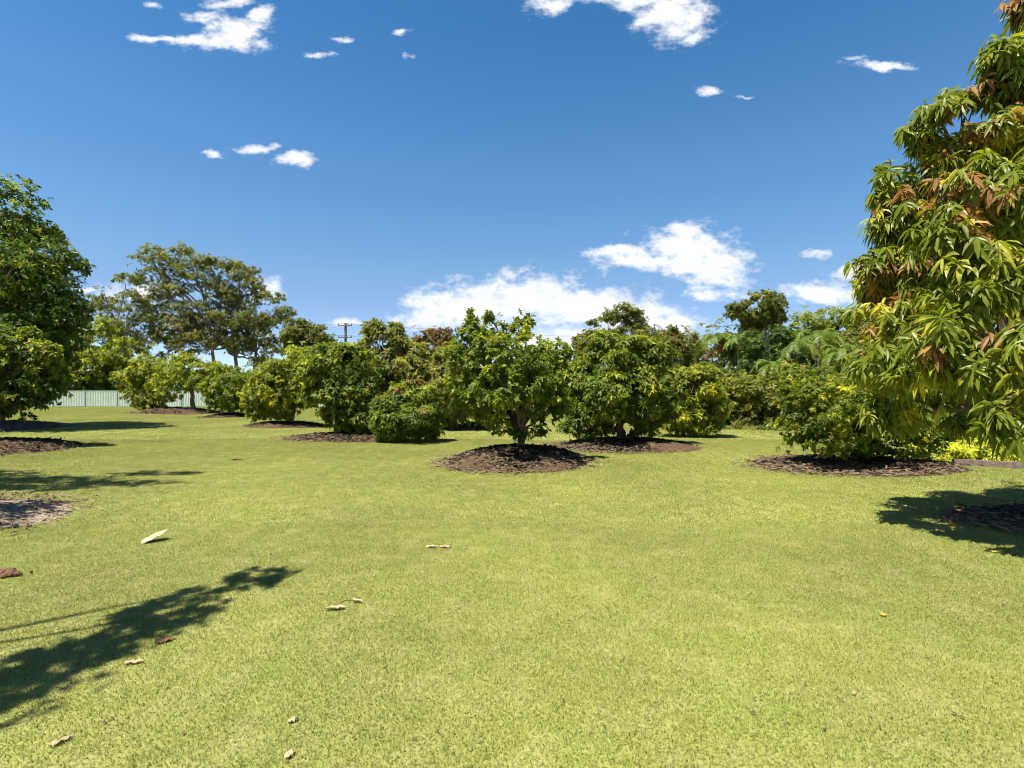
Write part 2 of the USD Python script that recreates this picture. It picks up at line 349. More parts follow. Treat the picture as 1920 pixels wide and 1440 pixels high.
SOIL = dict(
    grey=rough_look("mulch_grey", (.045, .04, .036), (.15, .13, .115), 16, 1.0, .06),
    brown=rough_look("mulch_brown", (.026, .015, .007), (.115, .068, .034), 14, 1.0, .08, c=(.24, .165, .085)),
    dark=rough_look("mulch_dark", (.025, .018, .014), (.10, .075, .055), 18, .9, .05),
    sand=rough_look("mulch_sand", (.10, .072, .05), (.26, .20, .145), 9, .6, .03),
    litter=rough_look("mulch_red", (.02, .013, .008), (.085, .05, .03), 16, 1.0, .08, c=(.2, .13, .06)),
)
CHIPS = dict(
    grey=island_look("chips_grey", [(.06, .05, .05), (.13, .115, .105), (.22, .20, .18), (.34, .30, .26)]),
    brown=island_look("chips_brown", [(.016, .010, .005), (.055, .032, .016), (.125, .075, .038), (.22, .15, .08), (.36, .27, .15)]),
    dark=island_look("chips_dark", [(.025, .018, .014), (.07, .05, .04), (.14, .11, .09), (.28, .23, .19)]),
    sand=island_look("chips_sand", [(.05, .032, .02), (.11, .075, .045), (.19, .14, .085), (.28, .215, .14)]),
    straw=island_look("chips_straw", [(.12, .085, .05), (.20, .15, .085), (.28, .22, .13), (.36, .29, .17)]),
    litter=island_look("chips_yellow", [(.05, .03, .018), (.13, .07, .03), (.30, .16, .03), (.48, .34, .05), (.45, .36, .12)]),
)


def chip_mesh(pts, nrm_tilt, sizes, aspect, rng):
    n = len(pts); az = rng.uniform(0, 2 * np.pi, n); ti = rng.uniform(-nrm_tilt, nrm_tilt, n)
    d = np.c_[np.cos(az) * np.cos(ti), np.sin(az) * np.cos(ti), np.sin(ti)]
    s = np.c_[-np.sin(az), np.cos(az), rng.uniform(-.5, .5, n)]
    l, w = sizes[:, None], sizes[:, None] * aspect * rng.uniform(.6, 1.5, n)[:, None]
    up = np.array([0, 0, 1.0]) * l * rng.uniform(.02, .2, n)[:, None]
    v = np.stack([pts - d * l / 2, pts - s * w / 2 + up, pts + s * w / 2 + up * .6, pts + d * l / 2 + up * .3], 1).reshape(-1, 3)
    b = np.arange(n)[:, None] * 4
    return v, np.vstack([b + [0, 2, 1], b + [1, 2, 3]])


for k, (mx, my, rx, ry, hh, kind, label) in enumerate(MOUNDS):
    rng = np.random.default_rng(300 + k)
    z0 = float(ground_z(mx, my))
    th = thing("mulch_mound", label, "mulch bed", (mx, my, z0), "mulch beds under the orchard trees")
    nr, na = 16, 44
    rr, aa = np.meshgrid(np.linspace(0.02, 1.08, nr), np.arange(na) * 2 * np.pi / na, indexing="ij")
    wob = 1 + .26 * (noise(np.stack([np.cos(aa) * 1.6 + k * 7, np.sin(aa) * 1.6, 0 * aa], -1), k) - .5) * 2
    x, y = mx + rx * rr * wob * np.cos(aa), my + ry * rr * wob * np.sin(aa)
    z = ground_z(x, y) + hh * np.clip(1 - rr ** 2, 0, 1) ** .9 + .022 * (1 - rr ** 4) - .03 * np.clip((rr - 1) / .08, 0, 1) + (fbm(np.stack([x * 3, y * 3, 0 * x], -1), 3, k) - .5) * .10 * np.clip(1.1 - rr, 0, 1)
    i, j = np.meshgrid(np.arange(nr - 1), np.arange(na), indexing="ij")
    q = np.stack([i * na + j, (i + 1) * na + j, (i + 1) * na + (j + 1) % na, i * na + (j + 1) % na], -1).reshape(-1, 4)
    part(th, "soil", np.stack([x, y, z], -1).reshape(-1, 3), q, SOIL[kind], smooth=True)
    dist = math.hypot(mx, my)
    n = 320 if kind == "sand" else int(5200 if dist < 18 else 2600)
    a, rad = rng.uniform(0, 2 * np.pi, n), np.sqrt(rng.uniform(0, 1.0, n)) * np.where(rng.random(n) < .10, 1.15, .97)
    px, py = mx + rx * rad * np.cos(a), my + ry * rad * np.sin(a)
    pz = ground_z(px, py) + hh * np.clip(1 - rad ** 2, 0, 1) ** .9 + .03 + (fbm(np.stack([px * 3, py * 3, 0 * px], -1), 3, k) - .5) * .10 * np.clip(1.1 - rad, 0, 1)
    v, f = chip_mesh(np.c_[px, py, pz], .6, rng.uniform(.03, .15, n) * np.where(rng.random(n) < .12, 1.7, 1) * (1.2 if dist > 18 else .55 if kind == "sand" else 1), .32, rng)
    part(th, "litter", v, f, CHIPS[kind], kind="stuff")
    n = 4200 if dist < 18 else 1400
    a = np.where(rng.random(n) < .6, rng.normal(3.9, .9, n), rng.uniform(0, 6.28, n)); rad = np.minimum(rng.normal(.90, .17, n), 1.28)
    px, py = mx + rx * rad * np.cos(a), my + ry * rad * np.sin(a)
    pz = ground_z(px, py) + hh * np.clip(1 - rad ** 2, 0, 1) ** .9 + .028
    v, f = chip_mesh(np.c_[px, py, pz], .35, rng.uniform(.06, .22, n), .11, rng)
    part(th, "dry_straw", v, f, CHIPS["straw"], kind="stuff")

# ------------------------------------------------------------------ trees
WHORL_SHAPES = {2: None, 4: None, 8: None}


def crown_leaves(clumps, n, L, W, whorl, droop, rng, gap=.5, thr=.38, tris=4, shell=1.6, spread=(45, 95), upbias=.45, keep_low=.95):
    """clumps: [(centre, radii)]. Leaves in whorls on twigs through the outer part of every clump. Returns leaves (n, k, 3), their faces and the twig ends."""
    C, R = np.array([c for c, _ in clumps]), np.array([r for _, r in clumps])
    area = (R[:, 0] * R[:, 1] + R[:, 0] * R[:, 2] + R[:, 1] * R[:, 2]); idx = rng.choice(len(C), n, p=area / area.sum())
    u = rng.normal(size=(n, 3)); u /= np.linalg.norm(u, axis=1, keepdims=True)
    rr = 1 - .6 * rng.uniform(0, 1, n) ** shell
    rr *= .52 + .55 * noise(u * 2.3 + C[idx] * 1.7, 5) + .38 * noise(u * 5.0 + C[idx] * 3.1, 6) + .34 * (rng.random(n) < .13) * rng.random(n)
    p = C[idx] + R[idx] * u * rr[:, None]
    ok = fbm(p / gap, 3, 9) > thr + .035
    ok &= (u[:, 2] > -.35) | (rng.random(n) < keep_low)
    deep = np.zeros(n, bool)
    for c, r in zip(C, R):
        deep |= np.linalg.norm((p - c) / r, axis=1) < .5
    ok &= ~deep | (rng.random(n) < .12)
    p, u = p[ok], u[ok]
    n = len(p)
    t = u * .7 + [0, 0, upbias] + rng.normal(size=(n, 3)) * .28; t /= np.linalg.norm(t, axis=1, keepdims=True)
    a = np.cross(t, [0.3, .2, 1]); a /= np.linalg.norm(a, axis=1, keepdims=True); b = np.cross(t, a)
    k = whorl
    az = (np.arange(k) * 2.39996)[None] + rng.uniform(0, 6.28, (n, 1)) + rng.normal(size=(n, k)) * .25
    th = np.radians(rng.uniform(*spread, (n, k)))
    d = np.cos(th)[..., None] * t[:, None] + np.sin(th)[..., None] * (np.cos(az)[..., None] * a[:, None] + np.sin(az)[..., None] * b[:, None])
    d[..., 2] -= droop * rng.uniform(.5, 1.4, (n, k)); d /= np.linalg.norm(d, axis=-1, keepdims=True)
    base = p[:, None] - t[:, None] * (rng.uniform(0, .6, (n, k)) * L)[..., None]
    w = np.cross(d, t[:, None] + rng.normal(size=(n, k, 3)) * .35); w /= np.linalg.norm(w, axis=-1, keepdims=True) + 1e-9
    l = (L * rng.uniform(.65, 1.2, (n, k)))[..., None]
    base, d, w, l = base.reshape(-1, 3), d.reshape(-1, 3), w.reshape(-1, 3), l.reshape(-1, 1)
    up = np.cross(w, d); down = np.array([0, 0, -1.0])
    ww = l * W
    if tris == 2:
        v = np.stack([base, base + d * l * .45 - w * ww + up * ww * .25, base + d * l * .45 + w * ww + up * ww * .25, base + d * l + down * l * .12], 1)
        f = np.array([[0, 2, 3], [0, 3, 1]])
    elif tris == 4:
        m = base + d * l * .5 - up * ww * .2
        v = np.stack([base, base + d * l * .42 - w * ww + up * ww * .3, m, base + d * l * .42 + w * ww + up * ww * .3, base + d * l * .97 + down * l * .2], 1)
        f = np.array([[0, 2, 1], [0, 3, 2], [1, 2, 4], [2, 3, 4]])
    else:
        m1 = base + d * l * .3; m2 = base + d * l * .66 + down * l * .10; tip = base + d * l * .95 + down * l * .32
        f1 = up * ww * .35
        v = np.stack([base, m1 - w * ww * .85 + f1, m1, m1 + w * ww * .85 + f1, m2 - w * ww * .8 + f1, m2, m2 + w * ww * .8 + f1, tip], 1)
        f = np.array([[0, 2, 1], [0, 3, 2], [1, 5, 4], [1, 2, 5], [2, 6, 5], [2, 3, 6], [4, 5, 7], [5, 6, 7]])
    return v, f, p, whorl


def leaf_mesh(v, f):
    n, k = v.shape[:2]
    return v.reshape(-1, 3), (np.arange(n)[:, None, None] * k + f[None]).reshape(-1, 3)


def limbs(base, clumps, tips, r0, split, rng, per=4, fork=None, sides=7):
    base = np.array(base, float); out = []
    C = np.array([c for c, _ in clumps]); top = C[np.argmax(C[:, 2])]
    s = np.array(fork) if fork is not None else base + (C.mean(0) - base) * [.25, .25, 0] + [0, 0, split]
    g = np.linspace(0, 1, 7)[:, None]
    wob = np.cumsum(rng.normal(size=(7, 3)) * r0 * .25, 0) * [1, 1, 0]; wob[0] = 0
    trunk = base + (s - base) * g + wob - [0, 0, .15] * (1 - g)
    rad = r0 * (1.35 - .55 * g[:, 0]); rad[0] *= 1.25
    out.append(tube(trunk, rad, sides + 2)); s = trunk[-1]
    for c, r in clumps:
        L = np.linalg.norm(c - s); mid = (s + c) / 2 + np.array([0, 0, .12 * L]) + rng.normal(size=3) * .06 * L
        q = np.linspace(0, 1, 7)[:, None]
        pts = s * (1 - q) ** 2 + 2 * mid * q * (1 - q) + c * q ** 2 + rng.normal(size=(7, 3)) * .02 * L
        pts[0] = s
        rr = r0 * .62 * (1 - .8 * q[:, 0]) * min(1, .5 + L / 6)
        out.append(tube(pts, rr, 6))
        if len(tips):
            near_ = tips[np.argsort(np.linalg.norm((tips - c) / r, axis=1) + rng.uniform(0, .8, len(tips)))[: max(per * 6, 6)]]
            for e in near_[rng.permutation(len(near_))[:per]]:
                st = pts[int(rng.integers(3, 7))]
                m = (st + e) / 2 + rng.normal(size=3) * .05 + [0, 0, .05 * np.linalg.norm(e - st)]
                out.append(tube(np.array([st, m, e]), np.array([rr[-1] * .9, rr[-1] * .6, rr[-1] * .25]), 4))
    return join(out)


def singles(v, count):
    """Which leaves show largest in the picture: front-most on a coarse raster, then longest."""
    c = v.mean(1)
    px, py = c[:, 0] / c[:, 1] * FPX + 960, HORIZON - (c[:, 2] - EYE) / c[:, 1] * FPX
    seen = (px > 0) & (px < 1920) & (py > 0) & (py < 1440)
    size = np.linalg.norm((v[:, -1] - v[:, 0])[:, [0, 2]], axis=1) / c[:, 1] * FPX
    cell = (px // 14).astype(int) * 1000 + (py // 14).astype(int)
    order = np.lexsort((c[:, 1], cell)); first = order[np.r_[True, np.diff(cell[order]) != 0]]
    first = first[seen[first]]
    return first[np.argsort(-size[first])][:count]


def tree(name, label, cat, base, d, clumps, leaf, n, L, W=.22, whorl=9, droop=.25, tris=4, bark="brown", r0=.09, split=.6, seed=0, group=None, young=None, young_share=.0, gap=.5, thr=.38, depth=1.0, fork=None,
         single=0, trunks=None, per=3, shell=1.6, spread=(45, 95), upbias=.45, world=False, no_trunk=False, sat=2, grow=1.14, young_side=0.0):
    """base: (x, y, z) of the foot; clumps in picture pixels (px, py, rx, ry[, nearer by metres]) at distance d, or already (centre, radii) in metres."""
    rng = np.random.default_rng(1000 + seed)
    if d > 22 or (world and not single):
        tris = 2
    if not world:
        W_ = []
        for c in clumps:
            px, py, rx, ry = c[:4]; dd = c[4] if len(c) > 4 else 0
            D = d + dd
            W_.append((at(px, py, D), np.array([rx, (rx + ry) / 2 * depth, ry]) * grow * D / FPX))
        clumps = W_
    if sat:                                    # smaller boughs standing out of every clump break its outline
        more = []
        for c, r in clumps:
            for _ in range(sat):
                u = rng.normal(size=3) * [1, .8, .8] + [0, -.15, .25]; u /= np.linalg.norm(u)
                more.append((c + r * u * rng.uniform(.75, 1.05), r * rng.uniform(.28, .5)))
        limb_clumps, clumps = clumps, list(clumps) + more
    else:
        limb_clumps = clumps
    th = thing(name, label, cat, base, group)
    v, f, tips, k = crown_leaves(clumps, n, L, W, whorl, droop, rng, gap=gap, thr=thr, tris=tris, shell=shell, spread=spread, upbias=upbias)
    if not no_trunk:
        woods = trunks or [(base, fork, r0)]
        for b_, fk, rr in woods:
            part(th, "trunk", *limbs(b_, limb_clumps if len(woods) == 1 else limb_clumps[::2], tips, rr, split, rng, per=per, fork=fk), BARK[bark], smooth=True)
    v[..., 2] = np.maximum(v[..., 2], ground_z(v[..., 0], v[..., 1]) + .03)
    yo = np.zeros(len(v), bool)
    if young:
        tw = np.repeat(tips, k, 0)
        hi = np.repeat((1.0 if single and young == "copper" else .55) * fbm(tips * 1.3, 2, 21) + (.55 if single and young == "copper" else .25) * (tips[:, 2] - tips[:, 2].min()) / np.ptp(tips[:, 2]) + young_side * (tips[:, 0] - tips[:, 0].min()) / np.ptp(tips[:, 0]) + rng.uniform(0, .45, len(tips)), k)
        yo = hi > np.quantile(hi, 1 - young_share)
    if single:
        pick = singles(v, single)
        for i in pick:
            part(th, "leaf", v[i], f, LEAF[young if yo[i] else leaf])
        keep = np.ones(len(v), bool); keep[pick] = False
    else:
        keep = np.ones(len(v), bool)
    part(th, "crown", *leaf_mesh(v[keep & ~yo], f), LEAF[leaf], kind="stuff")
    if young:
        part(th, "young_leaves", *leaf_mesh(v[keep & yo], f), LEAF[young], kind="stuff", label="fresh yellow to copper leaf growth")
    return th


def foot(px, d, h=None):
    x = (px - 960) / FPX * d
    return (x, d, float(ground_z(x, d) + mound_at(np.array(x), np.array(d))[0]) if h is None else h)


OG = "fruit trees of the orchard row"
BG = "trees and shrubs along the back boundary"

# the tall tree at the left edge and the paler one in front of it
tree("tall_tree", "tall dark green tree rising at the left edge, highest tree on that side", "tree", foot(-15, 24.2), 24.2,
     [(15, 385, 55, 48), (45, 430, 55, 45), (-30, 470, 110, 75), (85, 480, 45, 34, -1), (20, 545, 100, 60), (120, 495, 34, 22, -.6), (-60, 560, 110, 90), (65, 590, 80, 42), (0, 640, 105, 55, -1), (110, 625, 42, 30), (-90, 420, 100, 80),
      (40, 700, 75, 50), (-40, 720, 90, 55), (95, 545, 40, 28, -1.2), (20, 500, 60, 50, -2), (50, 640, 60, 40, -2), (110, 600, 40, 40, -1), (70, 670, 60, 40, -1.5), (20, 735, 60, 30, -1)],
     "dark", 15000, .20, .24, 8, .2, seed=1, r0=.28, split=3.5, young="light", young_share=.16, gap=.9, thr=.40)
tree("leafy_tree", "yellow green bushy tree drooping over the mounds at the left edge", "tree", foot(-45, 16.0), 16.0,
     [(15, 690, 62, 50), (62, 715, 36, 42), (-50, 680, 80, 70), (10, 742, 66, 26), (78, 668, 28, 28), (-60, 740, 60, 35), (70, 750, 24, 16), (-20, 640, 60, 30), (40, 655, 40, 30), (0, 768, 60, 16), (85, 730, 26, 24)],
     "dark", 6500, .15, .23, 8, .35, seed=2, r0=.13, split=1.0, young="light", young_share=.34, gap=.6, thr=.40)

# orchard row, left to right
tree("orchard_tree", "pale green drooping fruit tree in front of the fence, left of the forked one", "tree", foot(283, 42), 42, [(275, 702, 34, 26), (270, 735, 27, 26), (300, 692, 32, 20), (287, 755, 20, 13), (250, 715, 18, 22)],
     "light", 2600, .22, .24, 8, .4, seed=3, r0=.10, split=.7, group=OG, grow=1.26, gap=.8)
tree("orchard_tree", "yellow green fruit tree with a visible forked trunk near the fence", "tree", foot(363, 41), 41, [(345, 693, 38, 20), (388, 697, 28, 20), (330, 716, 30, 20), (372, 716, 32, 16), (322, 735, 18, 14), (352, 672, 20, 9), (398, 722, 16, 14)],
     "gold", 2400, .22, .24, 8, .25, seed=4, r0=.14, split=1.5, group=OG, grow=1.26, gap=.8)
tree("orchard_tree", "small dark leaved fruit tree between the forked tree and the yellowish one", "tree", foot(432, 35), 35, [(440, 715, 38, 22), (420, 738, 28, 22), (465, 735, 26, 25), (440, 757, 36, 12), (404, 752, 16, 14)],
     "mid", 2600, .20, .24, 8, .3, seed=5, r0=.1, split=.6, group=OG, grow=1.26, gap=.8, young="gold", young_share=.12)
tree("orchard_tree", "broad yellowish fruit tree left of the dark green pair", "tree", foot(545, 26.4), 26.4, [(565, 682, 46, 28), (520, 702, 38, 25), (500, 738, 36, 28), (550, 730, 48, 32), (600, 718, 36, 32), (483, 766, 20, 16), (530, 768, 32, 16), (620, 670, 26, 20, .6), (570, 660, 26, 10)],
     "light", 5200, .18, .23, 9, .35, seed=6, r0=.12, split=.7, group=OG, grow=1.26, young="gold", young_share=.25, gap=.7)
tree("orchard_tree", "dense dark green fruit tree hanging to the ground left of centre", "tree", foot(662, 19.8), 19.8, [(645, 690, 45, 36), (602, 690, 32, 30), (650, 738, 42, 40), (672, 778, 40, 30), (632, 765, 28, 25), (690, 740, 25, 36), (622, 660, 36, 16), (675, 808, 26, 12), (590, 735, 22, 20), (665, 660, 26, 12)],
     "mid", 5600, .17, .23, 9, .35, seed=7, r0=.12, split=.6, group=OG, grow=1.26, young="light", young_share=.14, gap=.6)
tree("orchard_tree", "tall greyish fruit tree behind, with long leaves against the sky left of the brown tree", "tree", foot(735, 24.0), 24.0, [(712, 636, 34, 20), (742, 648, 24, 20), (690, 655, 22, 20), (728, 690, 50, 36), (780, 682, 40, 34), (790, 728, 36, 30), (722, 735, 36, 34), (745, 618, 10, 12)],
     "grey", 4200, .24, .17, 9, .4, seed=8, r0=.11, split=1.0, group=OG, grow=1.26, gap=.7)
tree("orchard_tree", "low pale fruit tree sweeping to the lawn just left of the central tree", "tree", foot(783, 18.2), 18.2, [(765, 748, 30, 22), (798, 742, 22, 18), (738, 768, 28, 26), (800, 778, 24, 26), (768, 778, 34, 26, -.4), (760, 802, 30, 15), (722, 790, 20, 24), (790, 810, 26, 11), (745, 728, 18, 12), (780, 722, 14, 10), (815, 755, 14, 20), (712, 762, 14, 16), (820, 795, 12, 18)],
     "mid", 3700, .18, .16, 9, .5, sat=3, thr=.42, seed=9, r0=.09, split=.5, group=OG, grow=1.26, young="copper", young_share=.06, gap=.5)
tree("orchard_tree", "light green fruit tree half hidden behind the left of the central tree", "tree", foot(850, 23.5), 23.5, [(848, 690, 32, 40), (838, 738, 34, 34), (872, 720, 28, 40), (820, 705, 20, 26), (855, 770, 22, 16)],
     "grey", 2800, .2, .2, 9, .35, seed=10, r0=.09, split=.9, group=OG, grow=1.26, gap=.6)
tree("central_fruit_tree", "glossy green fruit tree on its own mulch mound in the middle of the lawn", "tree", foot(978, 13.4), 13.4,
     [(955, 690, 62, 56), (895, 685, 50, 46), (1010, 690, 50, 48), (920, 742, 52, 40), (992, 750, 52, 36), (1030, 735, 32, 42), (872, 722, 34, 38), (884, 622, 22, 26), (932, 628, 28, 30), (976, 620, 18, 36), (882, 594, 9, 16), (917, 590, 9, 14),
      (962, 594, 9, 20), (992, 590, 8, 16), (1035, 662, 26, 24), (893, 768, 26, 16), (945, 786, 30, 14), (1050, 756, 18, 28), (862, 655, 18, 16), (965, 660, 50, 36, -.9), (940, 720, 50, 36, -1.2), (1000, 715, 40, 34, -1.2), (950, 800, 26, 13), (1000, 803, 26, 12), (905, 786, 24, 12), (975, 812, 18, 9), (848, 690, 14, 22), (905, 650, 30, 24, -.5)],
     "mid", 5200, .125, .26, 9, .1, seed=11, r0=.085, split=.42, young="light", young_share=.12, gap=.42, thr=.40, single=300, tris=4, per=4, upbias=.6)
tree("orchard_tree", "broad dense fruit tree on a mound just right of the central tree", "tree", foot(1165, 17.0), 17.0,
     [(1130, 682, 40, 36), (1190, 668, 44, 30), (1150, 648, 44, 22), (1112, 768, 38, 38), (1140, 738, 48, 36, -.8), (1190, 735, 42, 46, -.3), (1218, 715, 36, 34), (1100, 798, 34, 18), (1160, 796, 44, 18), (1212, 775, 34, 30), (1240, 760, 28, 30), (1086, 720, 20, 34), (1230, 655, 20, 28), (1130, 630, 24, 12)],
     "mid", 6800, .17, .2, 10, .4, seed=12, r0=.14, split=.6, group=OG, grow=1.26, young="light", young_share=.2, gap=.6, thr=.41)
tree("orchard_tree", "fruit tree with a thin low trunk right of the broad dense one", "tree", foot(1282, 20.2), 20.2, [(1290, 728, 44, 30), (1320, 758, 36, 32), (1270, 768, 34, 34), (1300, 788, 40, 17), (1340, 778, 18, 22), (1262, 728, 26, 26), (1305, 702, 24, 14)],
     "light", 4200, .18, .2, 10, .4, seed=13, r0=.07, split=.7, group=OG, grow=1.26, gap=.6)
tree("round_shrub", "round bright green shrub low to the ground in front of the palms", "shrub", foot(1600, 12.4), 12.4,
     [(1540, 760, 62, 48), (1620, 760, 70, 50), (1498, 800, 42, 34), (1570, 808, 70, 36, -.5), (1660, 806, 70, 40), (1722, 800, 42, 36), (1490, 758, 28, 28), (1600, 718, 55, 22), (1530, 722, 34, 18), (1640, 836, 70, 18), (1738, 838, 34, 16), (1580, 760, 50, 40, -1), (1650, 770, 40, 30, -1)],
     "mid", 6400, .10, .26, 9, .1, seed=14, r0=.06, split=.3, sat=1, grow=1.2, group=None, young="light", young_share=.3, gap=.35, thr=.41, upbias=.6, single=150)

# the mango tree at the right edge
mango = [(1900, 110, 60, 55, -.2), (1885, 170, 60, 50, -.1), (1970, 200, 80, 70, -.3), (1790, 200, 40, 40, .1), (1745, 275, 50, 48, 0), (1660, 360, 34, 40, .1), (1835, 240, 90, 60, 0), (1745, 235, 34, 46, .2), (1722, 330, 70, 50, .3), (1690, 415, 58, 42, .1), (1850, 370, 110, 80, -.8), (1715, 500, 92, 56, .2), (1680, 595, 66, 50, -.2), (1850, 530, 110, 80, -1.2), (1690, 685, 72, 50, -.7), (1820, 670, 120, 80, -1.3),
         (1655, 768, 38, 40, -.5), (1780, 765, 80, 40, -.3), (1895, 770, 46, 50, -1.9), (2010, 300, 160, 150, 0), (2030, 520, 180, 150, .4), (2020, 690, 150, 90, .3), (2060, 70, 140, 120, .3), (1780, 440, 60, 50, -1.1), (1640, 540, 30, 46, .4), (1645, 690, 34, 40, -.3), (1760, 590, 60, 46, -1.4), (1930, 640, 50, 50, -1.9)]
tree("mango_tree", "large mango tree with long drooping leaves and coppery tips at the right edge", "tree", (7.6, 7.3, .1), 7.2, mango, "mango", 8200, .195, .135, 10, .7, tris=8, seed=15, r0=.13, split=1.0,
     young="copper", young_share=.06, gap=.55, thr=.40, single=300, per=5, shell=1.2, spread=(55, 110), upbias=.5, depth=.9, grow=1.05, young_side=-.55)

# back boundary
tree("golden_tree", "golden yellow flowering tree overhanging the green fence", "tree", foot(110, 62), 62, [(120, 655, 60, 38), (185, 648, 52, 28), (90, 690, 60, 36), (160, 690, 70, 26), (220, 664, 26, 22), (40, 640, 70, 60), (150, 612, 36, 22), (200, 685, 36, 20)],
     "gold", 4200, .42, .24, 8, .25, seed=16, r0=.2, split=1.6, group=BG, grow=1.18, gap=2.0, thr=.42)
tree("dark_bush", "dark bush behind the fence, right of the golden tree", "bush", foot(240, 63.5), 63.5, [(240, 705, 44, 24), (200, 715, 40, 18), (285, 700, 36, 26), (130, 718, 50, 18)], "dark", 2200, .42, .24, 7, .2, seed=17, r0=.14, split=.6, group=BG, grow=1.18, gap=1.6)
gumc = [(344, 466, 18, 10), (292, 470, 22, 12), (264, 483, 16, 10), (316, 488, 26, 13), (282, 512, 30, 15), (336, 507, 28, 15), (380, 492, 26, 13), (430, 496, 22, 14), (452, 514, 24, 15), (388, 523, 32, 16), (478, 534, 22, 14), (492, 548, 14, 9), (262, 526, 16, 10),
        (330, 542, 28, 14), (292, 571, 32, 16), (365, 578, 34, 17), (423, 563, 34, 18), (461, 562, 28, 17), (437, 597, 34, 18), (388, 603, 32, 18), (472, 598, 30, 18), (510, 594, 22, 18), (534, 583, 14, 12), (496, 630, 24, 18), (467, 616, 28, 18), (510, 658, 18, 18), (490, 678, 20, 14),
        (452, 644, 26, 18), (335, 622, 36, 18), (306, 603, 34, 18), (394, 632, 30, 18), (350, 650, 30, 16), (420, 540, 26, 14), (515, 560, 14, 12), (300, 545, 20, 12), (355, 605, 28, 18)]
tree("gum_tree", "large spreading olive gum tree behind the fence, widest crown on the skyline", "tree", foot(440, 72), 72, gumc, "gum", 13500, .34, .17, 9, .8, seed=18, bark="gum", r0=.32, split=3, group=BG, grow=1.18, gap=1.6, thr=.40, per=4, shell=1.0, depth=1.6,
     trunks=[(foot(415, 72), at(395, 655, 72), .24), (foot(448, 72.5), at(440, 668, 72.5), .26), (foot(470, 73), at(482, 660, 73), .22)])
tree("gum_tree", "thinner pale gum tree between the golden tree and the large spreading gum", "tree", foot(235, 70), 70, [(222, 519, 13, 6), (188, 551, 26, 13), (210, 570, 20, 12), (248, 557, 24, 14), (265, 590, 28, 16), (225, 603, 30, 16), (190, 585, 24, 16), (262, 618, 28, 18), (248, 640, 30, 18), (290, 640, 26, 18), (215, 630, 24, 16), (175, 570, 14, 10), (285, 665, 26, 18)],
     "gum", 3400, .34, .17, 9, .8, seed=19, bark="gum", r0=.22, split=3, group=BG, grow=1.18, gap=1.5, thr=.42, per=3, shell=1.0, depth=1.4)
tree("background_tree", "small olive tree on the skyline between the large gum and the power pole", "tree", foot(578, 60), 60, [(572, 622, 34, 18), (600, 640, 22, 15), (550, 632, 20, 14), (560, 607, 18, 9), (590, 655, 26, 14), (548, 655, 16, 12)], "olive", 2200, .34, .22, 8, .4, seed=20, r0=.16, split=2.4, group=BG, grow=1.18, gap=1.4)
tree("bronze_tree", "rounded bronze brown tree on the skyline left of the central tree", "tree", foot(818, 40), 40, [(812, 640, 34, 22), (790, 648, 20, 18), (838, 630, 20, 16), (815, 666, 34, 18), (845, 655, 18, 18), (790, 690, 30, 26), (835, 700, 30, 30)], "brown", 2800, .26, .22, 9, .3, seed=21, r0=.14, split=1.6, group=BG, grow=1.18, gap=1.0)
tree("gum_tree", "distant rounded gum tree above the broad tree right of centre, against the cloud", "tree", foot(1165, 60), 60, [(1165, 588, 34, 15), (1140, 604, 24, 13), (1190, 600, 22, 15), (1118, 630, 13, 8), (1180, 618, 32, 14), (1205, 622, 16, 10), (1145, 625, 26, 12), (1170, 645, 40, 18)], "gum", 2600, .34, .18, 9, .7, seed=22, bark="gum", r0=.2, split=3, group=BG, grow=1.18, gap=1.3, thr=.42, shell=1.0)
tree("background_tree", "olive tree immediately behind the broad tree right of centre", "tree", foot(1225, 31), 31, [(1100, 655, 24, 30), (1212, 642, 32, 22), (1255, 650, 32, 26), (1250, 688, 38, 28), (1200, 680, 30, 30), (1120, 640, 24, 20), (1275, 670, 20, 26)], "olive", 3800, .24, .21, 9, .4, seed=23, r0=.14, split=1.5, group=BG, grow=1.18, gap=.9, young="brown", young_share=.1)
tree("background_tree", "sparse grey twiggy tree beside the orange fruited palm", "tree", foot(1290, 50), 50, [(1288, 632, 18, 14), (1304, 645, 16, 14), (1275, 640, 14, 12), (1290, 660, 22, 16)], "grey", 700, .3, .2, 7, .4, seed=24, bark="pale", r0=.13, split=2.4, group=BG, grow=1.18, gap=1.2, thr=.48, per=8)
tree("tall_slender_tree", "tall slender tree with pale trunks and high crown standing above the palms", "tree", foot(1432, 36), 36, [(1412, 574, 38, 20), (1448, 572, 24, 22), (1388, 590, 22, 12), (1430, 598, 30, 14), (1406, 618, 18, 12), (1460, 590, 14, 12), (1425, 556, 26, 9)],
     "olive", 3300, .2, .23, 9, .3, seed=25, bark="pale", group=BG, grow=1.18, gap=.8, thr=.44, split=4.4, trunks=[(foot(1424, 36), at(1424, 640, 36), .11), (foot(1441, 36.3), at(1436, 635, 36.3), .12)])
tree("slender_dark_tree", "narrow dark tree in front of the pale trunks", "tree", foot(1412, 35), 35, [(1414, 655, 16, 34), (1408, 690, 20, 26), (1462, 630, 18, 16), (1462, 660, 18, 22), (1400, 720, 22, 24)], "dark", 1900, .2, .23, 9, .3, seed=26, r0=.08, split=2, group=BG, grow=1.18, gap=.8)
tree("background_tree", "feathery light olive tree on the skyline behind the palms", "tree", foot(1555, 48), 48, [(1545, 600, 44, 20), (1590, 598, 32, 22), (1515, 602, 18, 11), (1560, 628, 46, 20), (1610, 625, 36, 24), (1530, 625, 24, 14), (1640, 610, 40, 30)], "light", 3600, .26, .18, 9, .35, seed=27, bark="pale", r0=.15, split=3, group=BG, grow=1.18, gap=1.2, thr=.42)
